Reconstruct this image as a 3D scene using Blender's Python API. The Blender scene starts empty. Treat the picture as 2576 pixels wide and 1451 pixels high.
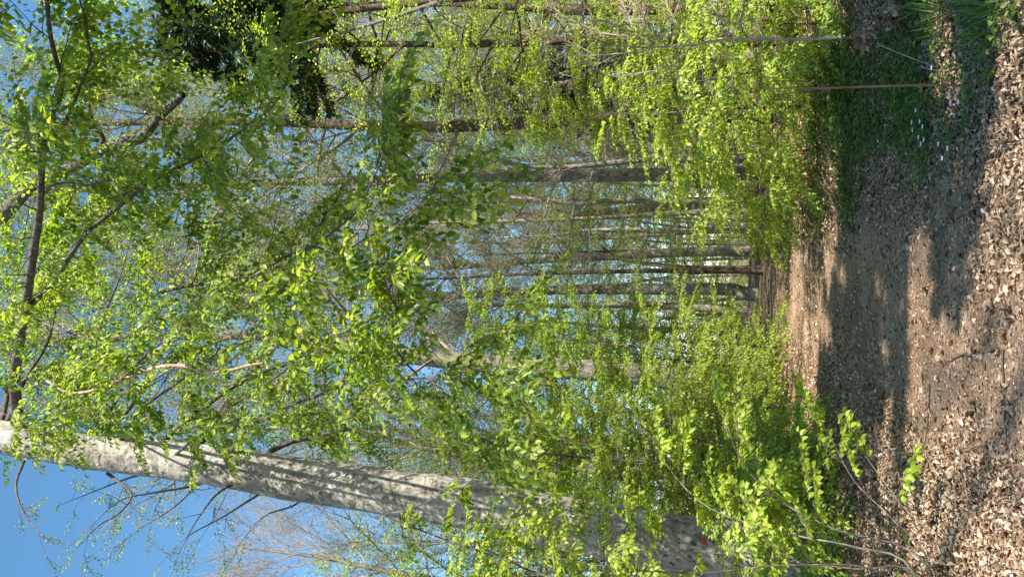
import bpy, math
import numpy as np
from mathutils.bvhtree import BVHTree
from mathutils import Vector, Matrix

# ------------------------------------------------------------------ camera, sky, sun, exposure
sc = bpy.context.scene
col = sc.collection
CAM_H = 1.6
PITCH = math.radians(16.3)
F_PX = 1855.0                      # focal length in pixels of a 2576 px wide picture
CAMX = np.array([0.0, 0.0, CAM_H])
Rv = np.array([1.0, 0, 0])
Fv = np.array([0, math.cos(PITCH), math.sin(PITCH)])
Uv = np.array([0, -math.sin(PITCH), math.cos(PITCH)])
cam_data = bpy.data.cameras.new('camera')
cam_data.sensor_width = 36.0
cam_data.lens = F_PX / 2576 * 36.0
cam_data.clip_end = 6000
cam = bpy.data.objects.new('camera', cam_data)
col.objects.link(cam)
# the phone was held upright and the picture is shown lying on its side
M = Matrix(((-Uv[0], Rv[0], -Fv[0], 0), (-Uv[1], Rv[1], -Fv[1], 0), (-Uv[2], Rv[2], -Fv[2], CAM_H), (0, 0, 0, 1)))
cam.matrix_world = M
sc.camera = cam

SUN_EL = math.radians(41)
SUN_AZ = math.radians(137)         # compass from +Y towards +X: behind the camera, to the right
world = bpy.data.worlds.new('World')
sc.world = world
world.use_nodes = True
nt = world.node_tree
sky = nt.nodes.new('ShaderNodeTexSky')
sky.sky_type = 'NISHITA'
sky.sun_disc = False
sky.sun_elevation = SUN_EL
sky.sun_rotation = SUN_AZ
sky.altitude = 100
sky.air_density = 1.0
sky.dust_density = 0.3
sky.ozone_density = 2.0
bg = nt.nodes['Background']
bg.inputs['Strength'].default_value = 0.10
hsv = nt.nodes.new('ShaderNodeHueSaturation')
hsv.inputs['Saturation'].default_value = 1.15
hsv.inputs['Hue'].default_value = 0.488
hsv.inputs['Value'].default_value = 1.1
nt.links.new(sky.outputs[0], hsv.inputs['Color'])
nt.links.new(hsv.outputs[0], bg.inputs[0])
sun_d = bpy.data.lights.new('sun', 'SUN')
sun_d.energy = 5.0
sun_d.angle = math.radians(0.5)
sun_d.color = (1.0, 0.96, 0.89)
sun = bpy.data.objects.new('sun', sun_d)
col.objects.link(sun)
sdir = Vector((math.sin(SUN_AZ) * math.cos(SUN_EL), math.cos(SUN_AZ) * math.cos(SUN_EL), math.sin(SUN_EL)))
sun.rotation_euler = sdir.to_track_quat('Z', 'Y').to_euler()
sun.location = (20, -20, 30)
vs = sc.view_settings
vs.view_transform = 'Standard'
vs.look = 'None'
vs.exposure = 1.52
vs.gamma = 1.0
cy = sc.cycles
cy.max_bounces = 8
cy.diffuse_bounces = 4
cy.glossy_bounces = 2
cy.transmission_bounces = 5
cy.transparent_max_bounces = 8
cy.use_denoising = True
cy.sample_clamp_indirect = 8.0

rng = np.random.default_rng(11)
U = rng.uniform
Nrm = rng.normal


def P(X, Y, d):
    """world point at distance d ahead, seen at (X, Y) of the 2576 x 1451 picture lying on its side"""
    v = Rv * ((1451 - Y) - 725.5) + Uv * (1288 - X) + Fv * F_PX
    return CAMX + v * (d / v[1])


def unit(v):
    return v / (np.linalg.norm(v, axis=-1, keepdims=True) + 1e-12)


# ------------------------------------------------------------------ materials
def new_mat(name):
    m = bpy.data.materials.new(name)
    m.use_nodes = True
    t = m.node_tree
    b = t.nodes['Principled BSDF']
    return m, t, b


def node(t, kind, **kw):
    n = t.nodes.new(kind)
    for k, v in kw.items():
        if k in n.inputs.keys():
            n.inputs[k].default_value = v
        else:
            setattr(n, k, v)
    return n


def ramp(t, stops, fac):
    n = t.nodes.new('ShaderNodeValToRGB')
    e = n.color_ramp.elements
    while len(e) < len(stops):
        e.new(0.5)
    for i, (p, c) in enumerate(stops):
        e[i].position = p
        e[i].color = (*c, 1) if len(c) == 3 else c
    t.links.new(fac, n.inputs[0])
    return n


def mixc(t, fac, a, b, mode='MIX'):
    n = t.nodes.new('ShaderNodeMix')
    n.data_type = 'RGBA'
    n.blend_type = mode
    for inp, v in ((n.inputs[0], fac), (n.inputs[6], a), (n.inputs[7], b)):
        if isinstance(v, (int, float)):
            inp.default_value = v
        elif isinstance(v, tuple):
            inp.default_value = (*v, 1)
        else:
            t.links.new(v, inp)
    return n.outputs[2]


def leaf_mat(name, stops, trans, tfac=0.5, rough=0.42, spec=0.4):
    m, t, b = new_mat(name)
    a = node(t, 'ShaderNodeAttribute', attribute_name='tint')
    r = ramp(t, stops, a.outputs['Fac'])
    r2 = ramp(t, trans, a.outputs['Fac'])
    t.links.new(r.outputs[0], b.inputs['Base Color'])
    b.inputs['Roughness'].default_value = rough
    b.inputs['Specular IOR Level'].default_value = spec
    tr = node(t, 'ShaderNodeBsdfTranslucent')
    t.links.new(r2.outputs[0], tr.inputs[0])
    mx = node(t, 'ShaderNodeMixShader', Fac=tfac)
    t.links.new(b.outputs[0], mx.inputs[1])
    t.links.new(tr.outputs[0], mx.inputs[2])
    t.links.new(mx.outputs[0], t.nodes['Material Output'].inputs[0])
    return m


def bark_mat(name, base, dark, light, scale=6.0, stretch=0.25, spots=None, bump=0.4, moss=None, rings=False):
    m, t, b = new_mat(name)
    tc = node(t, 'ShaderNodeTexCoord')
    mp = node(t, 'ShaderNodeMapping')
    mp.inputs['Scale'].default_value = (scale, scale, scale * stretch)
    t.links.new(tc.outputs['Object'], mp.inputs[0])
    n1 = node(t, 'ShaderNodeTexNoise', Scale=1.0, Detail=8.0, Roughness=0.65)
    t.links.new(mp.outputs[0], n1.inputs['Vector'])
    r = ramp(t, [(0.32, dark), (0.5, base), (0.7, light)], n1.outputs[0])
    c = r.outputs[0]
    hsrc = n1.outputs[0]
    if spots:
        mp2 = node(t, 'ShaderNodeMapping')
        mp2.inputs['Scale'].default_value = (12, 12, 9)
        t.links.new(tc.outputs['Object'], mp2.inputs[0])
        n2 = node(t, 'ShaderNodeTexNoise', Scale=1.0, Detail=5.0, Roughness=0.7)
        t.links.new(mp2.outputs[0], n2.inputs['Vector'])
        n3 = node(t, 'ShaderNodeTexNoise', Scale=0.7, Detail=2.0)
        t.links.new(tc.outputs['Object'], n3.inputs['Vector'])
        big = ramp(t, [(0.42, (0, 0, 0)), (0.6, (1, 1, 1))], n3.outputs[0])
        s1 = ramp(t, [(0.54, (0, 0, 0)), (0.59, (1, 1, 1))], n2.outputs[0])
        f1 = mixc(t, 1.0, s1.outputs[0], big.outputs[0], 'MULTIPLY')
        c = mixc(t, f1, c, spots[0])
        s2 = ramp(t, [(0.39, (1, 1, 1)), (0.44, (0, 0, 0))], n2.outputs[0])
        inv = ramp(t, [(0.40, (1, 1, 1)), (0.62, (0.15, 0.15, 0.15))], n3.outputs[0])
        f2 = mixc(t, 1.0, s2.outputs[0], inv.outputs[0], 'MULTIPLY')
        c = mixc(t, f2, c, spots[1])
    if rings:
        mp3 = node(t, 'ShaderNodeMapping')
        mp3.inputs['Scale'].default_value = (1.2, 1.2, 16)
        t.links.new(tc.outputs['Object'], mp3.inputs[0])
        n4 = node(t, 'ShaderNodeTexNoise', Scale=1.0, Detail=6.0, Roughness=0.6)
        t.links.new(mp3.outputs[0], n4.inputs['Vector'])
        s4 = ramp(t, [(0.62, (0, 0, 0)), (0.68, (0.55, 0.55, 0.55))], n4.outputs[0])
        c = mixc(t, s4.outputs[0], c, dark)
    if moss:
        n5 = node(t, 'ShaderNodeTexNoise', Scale=1.6, Detail=6.0)
        t.links.new(tc.outputs['Object'], n5.inputs['Vector'])
        s5 = ramp(t, [(0.5, (0, 0, 0)), (0.62, (0.8, 0.8, 0.8))], n5.outputs[0])
        c = mixc(t, s5.outputs[0], c, moss)
    t.links.new(c, b.inputs['Base Color'])
    b.inputs['Roughness'].default_value = 0.85
    b.inputs['Specular IOR Level'].default_value = 0.25
    bp = node(t, 'ShaderNodeBump', Strength=bump, Distance=0.03)
    t.links.new(hsrc, bp.inputs['Height'])
    if rings:
        n6 = node(t, 'ShaderNodeTexNoise', Scale=2.2, Detail=3.0, Distortion=0.6)
        t.links.new(tc.outputs['Object'], n6.inputs['Vector'])
        b2_ = node(t, 'ShaderNodeBump', Strength=0.8, Distance=0.22)
        t.links.new(n6.outputs[0], b2_.inputs['Height'])
        t.links.new(b2_.outputs[0], bp.inputs['Normal'])
    t.links.new(bp.outputs[0], b.inputs['Normal'])
    return m


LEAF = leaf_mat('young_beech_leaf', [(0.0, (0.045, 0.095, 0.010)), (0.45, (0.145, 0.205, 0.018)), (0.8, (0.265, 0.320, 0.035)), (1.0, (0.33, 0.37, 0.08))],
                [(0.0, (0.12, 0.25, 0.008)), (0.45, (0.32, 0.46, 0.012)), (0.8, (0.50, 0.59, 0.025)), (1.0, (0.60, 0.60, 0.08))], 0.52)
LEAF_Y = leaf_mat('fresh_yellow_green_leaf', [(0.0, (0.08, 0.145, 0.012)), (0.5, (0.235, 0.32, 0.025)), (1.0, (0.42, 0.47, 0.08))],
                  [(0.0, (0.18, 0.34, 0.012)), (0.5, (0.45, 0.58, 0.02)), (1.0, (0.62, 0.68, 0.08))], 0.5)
LEAF_FAR = leaf_mat('pale_spring_leaf', [(0.0, (0.06, 0.11, 0.02)), (0.5, (0.16, 0.23, 0.04)), (1.0, (0.32, 0.31, 0.12))],
                    [(0.0, (0.11, 0.22, 0.02)), (0.5, (0.27, 0.38, 0.035)), (1.0, (0.46, 0.44, 0.13))], 0.45)
BUD = leaf_mat('brown_bud', [(0.0, (0.22, 0.13, 0.05)), (1.0, (0.45, 0.30, 0.13))], [(0.0, (0.22, 0.13, 0.05)), (1.0, (0.45, 0.32, 0.13))], 0.25)
NEEDLE = leaf_mat('dark_spruce_needles', [(0.0, (0.016, 0.04, 0.014)), (0.6, (0.05, 0.095, 0.03)), (1.0, (0.12, 0.17, 0.05))],
                  [(0.0, (0.01, 0.03, 0.01)), (1.0, (0.05, 0.09, 0.02))], 0.15, 0.5)
HERB = leaf_mat('woodland_herb_leaf', [(0.0, (0.028, 0.06, 0.012)), (0.5, (0.06, 0.115, 0.022)), (1.0, (0.15, 0.23, 0.045))],
                [(0.0, (0.05, 0.12, 0.012)), (0.5, (0.12, 0.22, 0.02)), (1.0, (0.24, 0.36, 0.04))], 0.35)
DRY = leaf_mat('dry_beech_leaf', [(0.0, (0.07, 0.038, 0.019)), (0.35, (0.23, 0.143, 0.08)), (0.7, (0.42, 0.305, 0.205)), (0.95, (0.56, 0.45, 0.335)), (1.0, (0.62, 0.5, 0.36))],
               [(0.0, (0.08, 0.04, 0.015)), (1.0, (0.45, 0.3, 0.15))], 0.12, 0.6, 0.3)
BARK_BEECH = bark_mat('smooth_beech_bark', (0.205, 0.185, 0.145), (0.09, 0.078, 0.058), (0.30, 0.28, 0.225), 3.0, 0.5,
                      spots=((0.38, 0.38, 0.32), (0.04, 0.036, 0.026)), bump=0.8, rings=True)
BARK_GREY = bark_mat('rough_grey_bark', (0.155, 0.13, 0.105), (0.04, 0.032, 0.026), (0.28, 0.245, 0.2), 22.0, 0.28, bump=0.9)
BARK_DULL = bark_mat('dull_grey_bark', (0.125, 0.11, 0.088), (0.045, 0.04, 0.032), (0.23, 0.21, 0.17), 9.0, 0.4, bump=0.5, moss=(0.15, 0.16, 0.06))
BARK_BROWN = bark_mat('rough_brown_bark', (0.08, 0.052, 0.034), (0.022, 0.014, 0.01), (0.16, 0.11, 0.075), 20.0, 0.25, bump=0.9)
BARK_TWIG = bark_mat('dark_branch_bark', (0.075, 0.058, 0.045), (0.03, 0.023, 0.018), (0.19, 0.165, 0.135), 14.0, 0.8, bump=0.3)
BARK_PALE = bark_mat('pale_twig_bark', (0.34, 0.26, 0.18), (0.18, 0.13, 0.085), (0.50, 0.42, 0.33), 18.0, 0.6, bump=0.2)
BARK_MOSS = bark_mat('mossy_bark', (0.22, 0.18, 0.13), (0.07, 0.055, 0.04), (0.36, 0.31, 0.25), 16.0, 0.4, bump=0.6, moss=(0.17, 0.165, 0.03))
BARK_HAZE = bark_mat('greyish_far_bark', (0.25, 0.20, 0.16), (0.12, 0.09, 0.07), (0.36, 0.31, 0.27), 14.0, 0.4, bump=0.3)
BARK_PEEL = bark_mat('peeled_dead_wood', (0.34, 0.22, 0.14), (0.11, 0.055, 0.03), (0.58, 0.46, 0.35), 9.0, 0.5, bump=0.3)

RED, _t, _b = new_mat('red_paint')
_b.inputs['Base Color'].default_value = (0.33, 0.035, 0.02, 1)
_b.inputs['Roughness'].default_value = 0.6
PETAL, _t, _b = new_mat('white_petal')
_b.inputs['Base Color'].default_value = (0.78, 0.78, 0.76, 1)

# ------------------------------------------------------------------ mesh building
class Geo:
    """quads only; one mesh object when built"""
    def __init__(self):
        self.v, self.q, self.t, self.n = [], [], [], 0

    def add(self, v, q, tint):
        v = np.asarray(v, float).reshape(-1, 3)
        q = np.asarray(q, np.int64).reshape(-1, 4)
        self.v.append(v)
        self.q.append(q + self.n)
        self.t.append(np.broadcast_to(np.asarray(tint, float), (len(v),)))
        self.n += len(v)

    def build(self, name, mat, parent=None, base=(0, 0, 0), smooth=False):
        me = bpy.data.meshes.new(name)
        v = np.concatenate(self.v) - np.asarray(base, float)
        q = np.concatenate(self.q)
        me.vertices.add(len(v))
        me.vertices.foreach_set('co', v.astype(np.float32).ravel())
        me.loops.add(q.size)
        me.loops.foreach_set('vertex_index', q.astype(np.int32).ravel())
        me.polygons.add(len(q))
        me.polygons.foreach_set('loop_start', (np.arange(len(q)) * 4).astype(np.int32))
        if smooth:
            me.polygons.foreach_set('use_smooth', np.ones(len(q), bool))
        a = me.attributes.new('tint', 'FLOAT', 'POINT')
        a.data.foreach_set('value', np.concatenate(self.t).astype(np.float32))
        me.update(calc_edges=True)
        me.materials.append(mat)
        o = bpy.data.objects.new(name, me)
        col.objects.link(o)
        if parent is not None:
            o.parent = parent
        else:
            o.location = base
        return o


def frames(pts):
    t = np.gradient(pts, axis=0)
    t = unit(t)
    ref = np.array([0, 0, 1.0]) if abs(t[0][2]) < 0.8 else np.array([1.0, 0, 0])
    n = np.zeros_like(pts)
    x = ref - t[0] * np.dot(ref, t[0])
    x /= np.linalg.norm(x)
    for i in range(len(pts)):
        x = x - t[i] * np.dot(x, t[i])
        x /= np.linalg.norm(x) + 1e-12
        n[i] = x
    return t, n, np.cross(t, n)


def tube(g, pts, rad, sides=6, tint=0.5, lump=0.0, flare=None):
    pts = np.asarray(pts, float)
    rad = np.broadcast_to(np.asarray(rad, float), (len(pts),))
    t, a, b = frames(pts)
    th = np.arange(sides) / sides * 2 * math.pi
    ring = np.cos(th)[None, :, None] * a[:, None, :] + np.sin(th)[None, :, None] * b[:, None, :]
    r = rad[:, None] * np.ones((1, sides))
    if lump:
        zz = np.linspace(0, 1, len(pts)) * len(pts)
        ph = U(0, 6.28, 4)
        r = r * (1 + lump * (np.sin(th[None] * 2 + ph[0] + zz[:, None] * 0.21) * 0.6 + np.sin(th[None] * 3 + ph[1] - zz[:, None] * 0.33) * 0.5
                             + np.sin(zz[:, None] * 0.7 + th[None] + ph[2]) * 0.5))
    if flare is not None:                      # (height, amount, roots): buttress roots at the foot
        h, am, k = flare
        dist = np.linalg.norm(pts - pts[0], axis=1)
        fl = np.exp(-dist / h)[:, None]
        r = r * (1 + fl * am * (0.45 + 0.55 * np.cos(th[None] * k + 0.8)))
    v = pts[:, None, :] + ring * r[:, :, None]
    i = np.arange(len(pts) - 1)[:, None] * sides
    j = np.arange(sides)[None]
    k = (j + 1) % sides
    q = np.stack([i + j, i + k, i + sides + k, i + sides + j], -1)
    g.add(v, q, tint)


def smooth_path(pts, n):
    """Catmull-Rom through pts, n points"""
    p = np.asarray(pts, float)
    if len(p) == 2:
        return p[0] + (p[1] - p[0]) * np.linspace(0, 1, n)[:, None]
    pp = np.vstack([2 * p[0] - p[1], p, 2 * p[-1] - p[-2]])
    s = np.linspace(0, len(p) - 1 - 1e-6, n)
    i = s.astype(int)
    f = (s - i)[:, None]
    a, b, c, d = pp[i], pp[i + 1], pp[i + 2], pp[i + 3]
    return 0.5 * ((2 * b) + (-a + c) * f + (2 * a - 5 * b + 4 * c - d) * f ** 2 + (-a + 3 * b - 3 * c + d) * f ** 3)


def leaves(g, p, d, n, s, tint, near=True, wide=0.31, fold=0.16):
    """p foot, d direction, n face normal, s length: one oval leaf each"""
    d = unit(d)
    w = unit(np.cross(n, d))
    n = np.cross(d, w)
    s = s[:, None]
    N = len(p)
    if near:
        k = fold * s * n
        V = np.stack([p, p + d * s * 0.30 + w * s * wide + k * 1.0, p + d * s * 0.70 + w * s * wide * 0.86 + k * 0.7, p + d * s - k * 0.6,
                      p + d * s * 0.70 - w * s * wide * 0.86 + k * 0.7, p + d * s * 0.30 - w * s * wide + k * 1.0], 1)
        o = np.arange(N)[:, None] * 6
        q = np.concatenate([np.stack([o[:, 0], o[:, 0] + 3, o[:, 0] + 2, o[:, 0] + 1], -1), np.stack([o[:, 0], o[:, 0] + 5, o[:, 0] + 4, o[:, 0] + 3], -1)])
        g.add(V, q, np.repeat(tint, 6))
    else:
        V = np.stack([p, p + d * s * 0.5 + w * s * wide * 1.15, p + d * s, p + d * s * 0.5 - w * s * wide * 1.15], 1)
        o = np.arange(N) * 4
        q = np.stack([o, o + 3, o + 2, o + 1], -1)
        g.add(V, q, np.repeat(tint, 4))


# ------------------------------------------------------------------ beech sprays: flat, layered twigs with leaves on two sides
def make_spray(L=1.0, step=0.055, size=0.06, gap=0.0, droop=0.18):
    lp, ld, ln, ls = [], [], [], []
    tw = []

    def twig(p0, ang, length, r, side):
        n = max(3, int(length / 0.13) + 1)
        t = np.linspace(0, 1, n)
        dx = np.array([math.cos(ang), math.sin(ang), 0])
        zig = np.cumsum(Nrm(0, 0.02, (n, 3)), axis=0) * length * 1.2
        zig[0] = 0
        pts = p0 + dx * (t * length)[:, None] + zig + np.stack([0 * t, 0 * t, -droop * length * t ** 1.8], -1)
        tw.append((pts, r * (1 - 0.75 * t)))
        m = max(2, int(length / step))
        for k in range(m):
            if U() < gap:
                continue
            f = (k + 0.7) / m
            if side == 0 and f < 0.12:
                continue
            i = min(n - 2, int(f * (n - 1)))
            w = f * (n - 1) - i
            p = pts[i] * (1 - w) + pts[i + 1] * w
            sg = 1 if k % 2 else -1
            a = ang + sg * U(0.5, 1.15) if k < m - 1 else ang
            dv = np.array([math.cos(a), math.sin(a), U(-1.3, 0.0)])
            nv = np.array([Nrm(0, 0.38), Nrm(0, 0.38), 1.0]) - 0.2 * dv
            lp.append(p + dv * 0.008)
            ld.append(dv)
            ln.append(nv)
            ls.append(size * U(0.65, 1.25))
        return pts

    main = twig(np.zeros(3), 0.0, L, 0.006, 0)
    ns = max(3, int(L / 0.11))
    for k in range(ns):
        f = 0.1 + 0.8 * k / ns + U(-0.02, 0.02)
        i = int(f * (len(main) - 1))
        sg = 1 if k % 2 else -1
        twig(main[i], sg * U(0.55, 1.0), L * U(0.25, 0.55) * (1.05 - 0.7 * f), 0.003, 1)
    return dict(lp=np.array(lp), ld=unit(np.array(ld)), ln=unit(np.array(ln)), ls=np.array(ls), tw=tw)


SPRAY_N = [make_spray(U(0.85, 1.15), 0.052, 0.058, 0.08) for _ in range(8)]         # near
SPRAY_S = [make_spray(U(0.8, 1.1), 0.085, 0.05, 0.25) for _ in range(6)]            # sparse
SPRAY_F = [make_spray(U(0.9, 1.1), 0.075, 0.085, 0.05) for _ in range(6)]           # for trees some way off


class Crown:
    def __init__(self, kind='near', leaf=1.0, tint=(0.45, 0.22), twigs=True):
        self.T = {'near': SPRAY_N, 'sparse': SPRAY_S, 'far': SPRAY_F}[kind]
        self.near = kind != 'far'
        self.leaf, self.tint, self.twigs = leaf, tint, twigs
        self.L = Geo()
        self.items = []
        self.gap = None

    def spray(self, p, d, s=1.0, roll=0.3, tshift=0.0):
        if self.gap is not None and self.gap(np.asarray(p, float) + unit(np.asarray(d, float)) * 0.5 * s):
            return
        self.items.append((np.asarray(p, float), unit(np.asarray(d, float)), s, roll, tshift, self.T, self.leaf))

    def finish(self, wood):
        for p, d, s, roll, ts, TT, lf in self.items:
            T = TT[rng.integers(len(TT))]
            up = np.array([0, 0, 1.0])
            y = np.cross(up, d)
            if np.linalg.norm(y) < 0.2:
                y = np.array([U(-1, 1), U(-1, 1), 0.01])
                y = y - d * np.dot(y, d)
            y = unit(y)
            z = np.cross(d, y)
            a = Nrm(0, roll)
            y, z = y * math.cos(a) + z * math.sin(a), z * math.cos(a) - y * math.sin(a)
            if U() < 0.5:
                fl = np.array([1, -1, 1.0])
            else:
                fl = np.ones(3)
            B = np.stack([d, y, z], 0)
            lp = (T['lp'] * fl * s) @ B + p
            ld = (T['ld'] * fl) @ B
            ln = (T['ln'] * fl) @ B
            ti = np.clip(self.tint[0] + ts + Nrm(0, self.tint[1], len(lp)), 0, 1)
            leaves(self.L, lp, ld, ln, T['ls'] * lf, ti, self.near)
            if self.twigs:
                for k, (pts, r) in enumerate(T['tw']):
                    if not self.near and k > 0:
                        break
                    pp = pts if self.near else pts[[0, len(pts) // 2, -1]]
                    rr = r if self.near else r[[0, len(r) // 2, -1]]
                    tube(wood, (pp * fl * s) @ B + p, rr * max(1.0, s * 0.8), 3)


def curve(p0, d, L, n=8, up=0.0, wig=0.06):
    """branch axis: starts along d, bends by up (m per m^2), wanders"""
    d = unit(np.asarray(d, float))
    pts = [np.asarray(p0, float)]
    st = L / (n - 1)
    for i in range(n - 1):
        d = unit(d + np.array([0, 0, up * st]) + Nrm(0, wig, 3))
        pts.append(pts[-1] + d * st)
    return np.array(pts)


def rotz(d, a):
    c, s = math.cos(a), math.sin(a)
    return np.array([d[0] * c - d[1] * s, d[0] * s + d[1] * c, d[2]])


def leafy(wood, cr, pts, r0, r1, start=0.2, gap=0.45, side=(0.7, 1.6), sides=6, droop=-0.12, spr=(0.7, 1.15), density=1.0, tip=True, lump=0.04):
    """a limb with alternate flat side branches, each carrying sprays"""
    n = len(pts)
    seg = np.linalg.norm(np.diff(pts, axis=0), axis=1)
    s = np.concatenate([[0], np.cumsum(seg)])
    L = s[-1]
    tube(wood, pts, r0 + (r1 - r0) * (s / L) ** 0.8, sides, lump=lump)
    x = start * L
    k = 0
    while x < L:
        i = min(n - 2, int(np.searchsorted(s, x) - 1))
        i = max(i, 0)
        f = (x - s[i]) / max(seg[i], 1e-6)
        p = pts[i] * (1 - f) + pts[i + 1] * f
        t = unit(pts[i + 1] - pts[i])
        flat = np.array([t[0], t[1], t[2] * 0.35])
        if np.linalg.norm(flat[:2]) < 0.3:
            a0 = U(0, 6.28)
            flat = np.array([math.cos(a0), math.sin(a0), 0.0])
        d = rotz(unit(flat), (1 if k % 2 else -1) * U(0.5, 1.2))
        d[2] += U(-0.25, 0.2)
        l = U(*side) * (1.1 - 0.5 * x / L)
        c = curve(p, d, l, 6, droop, 0.07)
        rr = max(0.004, min(0.25 * (r0 + (r1 - r0) * x / L) + 0.003, 0.006 + 0.008 * l))
        tube(wood, c, np.linspace(rr, 0.003, 6), 4)
        cd = unit(c[-1] - c[0])
        cr.spray(c[-1] - cd * 0.1, unit(c[-1] - c[-2]), U(*spr))
        m = int(l / 0.42 * density + U())
        for j in range(m):
            f2 = U(0.2, 0.95)
            q = c[int(f2 * 5)]
            d2 = rotz(cd, (1 if j % 2 else -1) * U(0.4, 1.1))
            d2[2] -= U(0.0, 0.35)
            cr.spray(q, d2, U(*spr) * 0.85)
        x += gap * U(0.6, 1.4) / density
        k += 1
    if tip:
        cr.spray(pts[-1], unit(pts[-1] - pts[-2]), U(*spr))


# ------------------------------------------------------------------ things
def thing(name, label, cat, loc, group=None):
    o = bpy.data.objects.new(name, None)
    o.empty_display_size = 0.2
    o.location = loc
    col.objects.link(o)
    tag(o, label, cat, group)
    return o


def tag(o, label=None, cat=None, group=None, kind=None):
    if label:
        o['label'] = label
    if cat:
        o['category'] = cat
    if group:
        o['group'] = group
    if kind:
        o['kind'] = kind
    return o


def copy_tree(o, loc, rz, sc_, label=None, name=None):
    c = o.copy()
    col.objects.link(c)
    c.location = loc
    c.rotation_euler = (0, 0, rz)
    c.scale = (sc_, sc_, sc_)
    if label:
        c['label'] = label
    for ch in o.children:
        d = ch.copy()
        col.objects.link(d)
        d.parent = c
    return c


# ------------------------------------------------------------------ ground
def sstep(a, b, x):
    t = np.clip((x - a) / (b - a), 0, 1)
    return t * t * (3 - 2 * t)


def path_cx(y):
    y = np.asarray(y, float)
    return -0.25 + 0.10 * np.sin(y * 0.16) - 0.00035 * np.maximum(y - 30, 0) ** 2 * 6


def hills(x, y):
    x = np.asarray(x, float)
    y = np.asarray(y, float)
    c = np.abs(x - path_cx(y))
    z = 0.28 * sstep(1.5, 4.0, x - path_cx(y)) * sstep(60, 30, y) + 0.22 * sstep(1.8, 4.5, path_cx(y) - x) * sstep(60, 30, y)
    z = z + 0.05 * np.sin(x * 0.7 + 1.0) * np.sin(y * 0.55) * sstep(1.0, 3.0, c) + 0.02 * np.sin(x * 2.3 + y * 1.1) * np.sin(y * 1.9 - x)
    z = z - 2.5 * sstep(60, 120, y)
    return z


def grid_mesh(name, xs, ys, zf, mat, dz=0.0, mask=None):
    X, Y = np.meshgrid(xs, ys)
    g = Geo()
    v = np.stack([X, Y, zf(X, Y) + dz], -1).reshape(-1, 3)
    nx, ny = len(xs), len(ys)
    i = np.arange(ny - 1)[:, None] * nx + np.arange(nx - 1)[None]
    q = np.stack([i, i + 1, i + nx + 1, i + nx], -1)
    g.add(v, q, 0.5)
    return g.build(name, mat, smooth=True)


def litter_mat(name, cols, scale, bump):
    m, t, b = new_mat(name)
    tc = node(t, 'ShaderNodeTexCoord')
    nz = node(t, 'ShaderNodeTexNoise', Scale=3.0, Detail=3.0)
    t.links.new(tc.outputs['Object'], nz.inputs['Vector'])
    vm = node(t, 'ShaderNodeVectorMath', operation='MULTIPLY_ADD')
    t.links.new(nz.outputs['Color'], vm.inputs[0])
    vm.inputs[1].default_value = (0.15, 0.15, 0.0)
    t.links.new(tc.outputs['Object'], vm.inputs[2])
    v1 = node(t, 'ShaderNodeTexVoronoi', Scale=scale, Randomness=1.0)
    t.links.new(vm.outputs[0], v1.inputs['Vector'])
    r = ramp(t, cols, v1.outputs['Color'])
    n2 = node(t, 'ShaderNodeTexNoise', Scale=0.8, Detail=5.0, Roughness=0.6)
    t.links.new(tc.outputs['Object'], n2.inputs['Vector'])
    r2 = ramp(t, [(0.35, (0.55, 0.52, 0.5)), (0.65, (1.1, 1.08, 1.05))], n2.outputs[0])
    c = mixc(t, 1.0, r.outputs[0], r2.outputs[0], 'MULTIPLY')
    t.links.new(c, b.inputs['Base Color'])
    b.inputs['Roughness'].default_value = 0.9
    b.inputs['Specular IOR Level'].default_value = 0.15
    n3 = node(t, 'ShaderNodeTexNoise', Scale=scale * 1.4, Detail=6.0, Roughness=0.7)
    t.links.new(tc.outputs['Object'], n3.inputs['Vector'])
    bp = node(t, 'ShaderNodeBump', Strength=bump, Distance=0.03)
    t.links.new(n3.outputs[0], bp.inputs['Height'])
    t.links.new(bp.outputs[0], b.inputs['Normal'])
    return m


GROUND_M = litter_mat('forest_floor', [(0.1, (0.06, 0.033, 0.016)), (0.4, (0.17, 0.10, 0.052)), (0.7, (0.29, 0.185, 0.105)), (0.95, (0.40, 0.28, 0.17))], 34, 0.8)
PATH_M = litter_mat('trodden_path', [(0.1, (0.14, 0.082, 0.05)), (0.45, (0.28, 0.182, 0.115)), (0.75, (0.37, 0.255, 0.17)), (0.97, (0.48, 0.36, 0.255))], 60, 0.6)


def sinh_axis(lo, hi, n, k):
    t = np.linspace(-1, 1, n)
    s = np.sinh(t * k) / math.sinh(k)
    return np.where(s < 0, -s * lo, s * hi)


xs = sinh_axis(-1500, 1500, 121, 7.5)
ys = sinh_axis(-1500, 2500, 181, 7.0) + 8
tag(grid_mesh('ground', xs, ys, hills, GROUND_M), kind='structure')
g = Geo()
ny, nx = 260, 15
yy = np.linspace(-6, 66, ny)
tt = np.linspace(-1, 1, nx)
hw = 1.35 + 0.22 * np.sin(yy * 1.3) + 0.15 * np.sin(yy * 3.1 + 1)
hw2 = 1.35 + 0.2 * np.sin(yy * 1.7 + 2) + 0.15 * np.sin(yy * 2.7)
X = path_cx(yy)[:, None] + np.where(tt[None] < 0, tt[None] * hw2[:, None], tt[None] * hw[:, None])
Y = yy[:, None] + 0 * X
# the path follows the ground, a few millimetres proud of it and dished in at its edges
Z = hills(X, Y) + 0.012 - 0.02 * np.abs(tt[None]) ** 6
i = np.arange(ny - 1)[:, None] * nx + np.arange(nx - 1)[None]
g.add(np.stack([X, Y, Z], -1), np.stack([i, i + 1, i + nx + 1, i + nx], -1), 0.5)
tag(g.build('path', PATH_M, smooth=True), kind='structure')

# fallen leaves, dense near the camera and thinning with distance
g = Geo()


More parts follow.
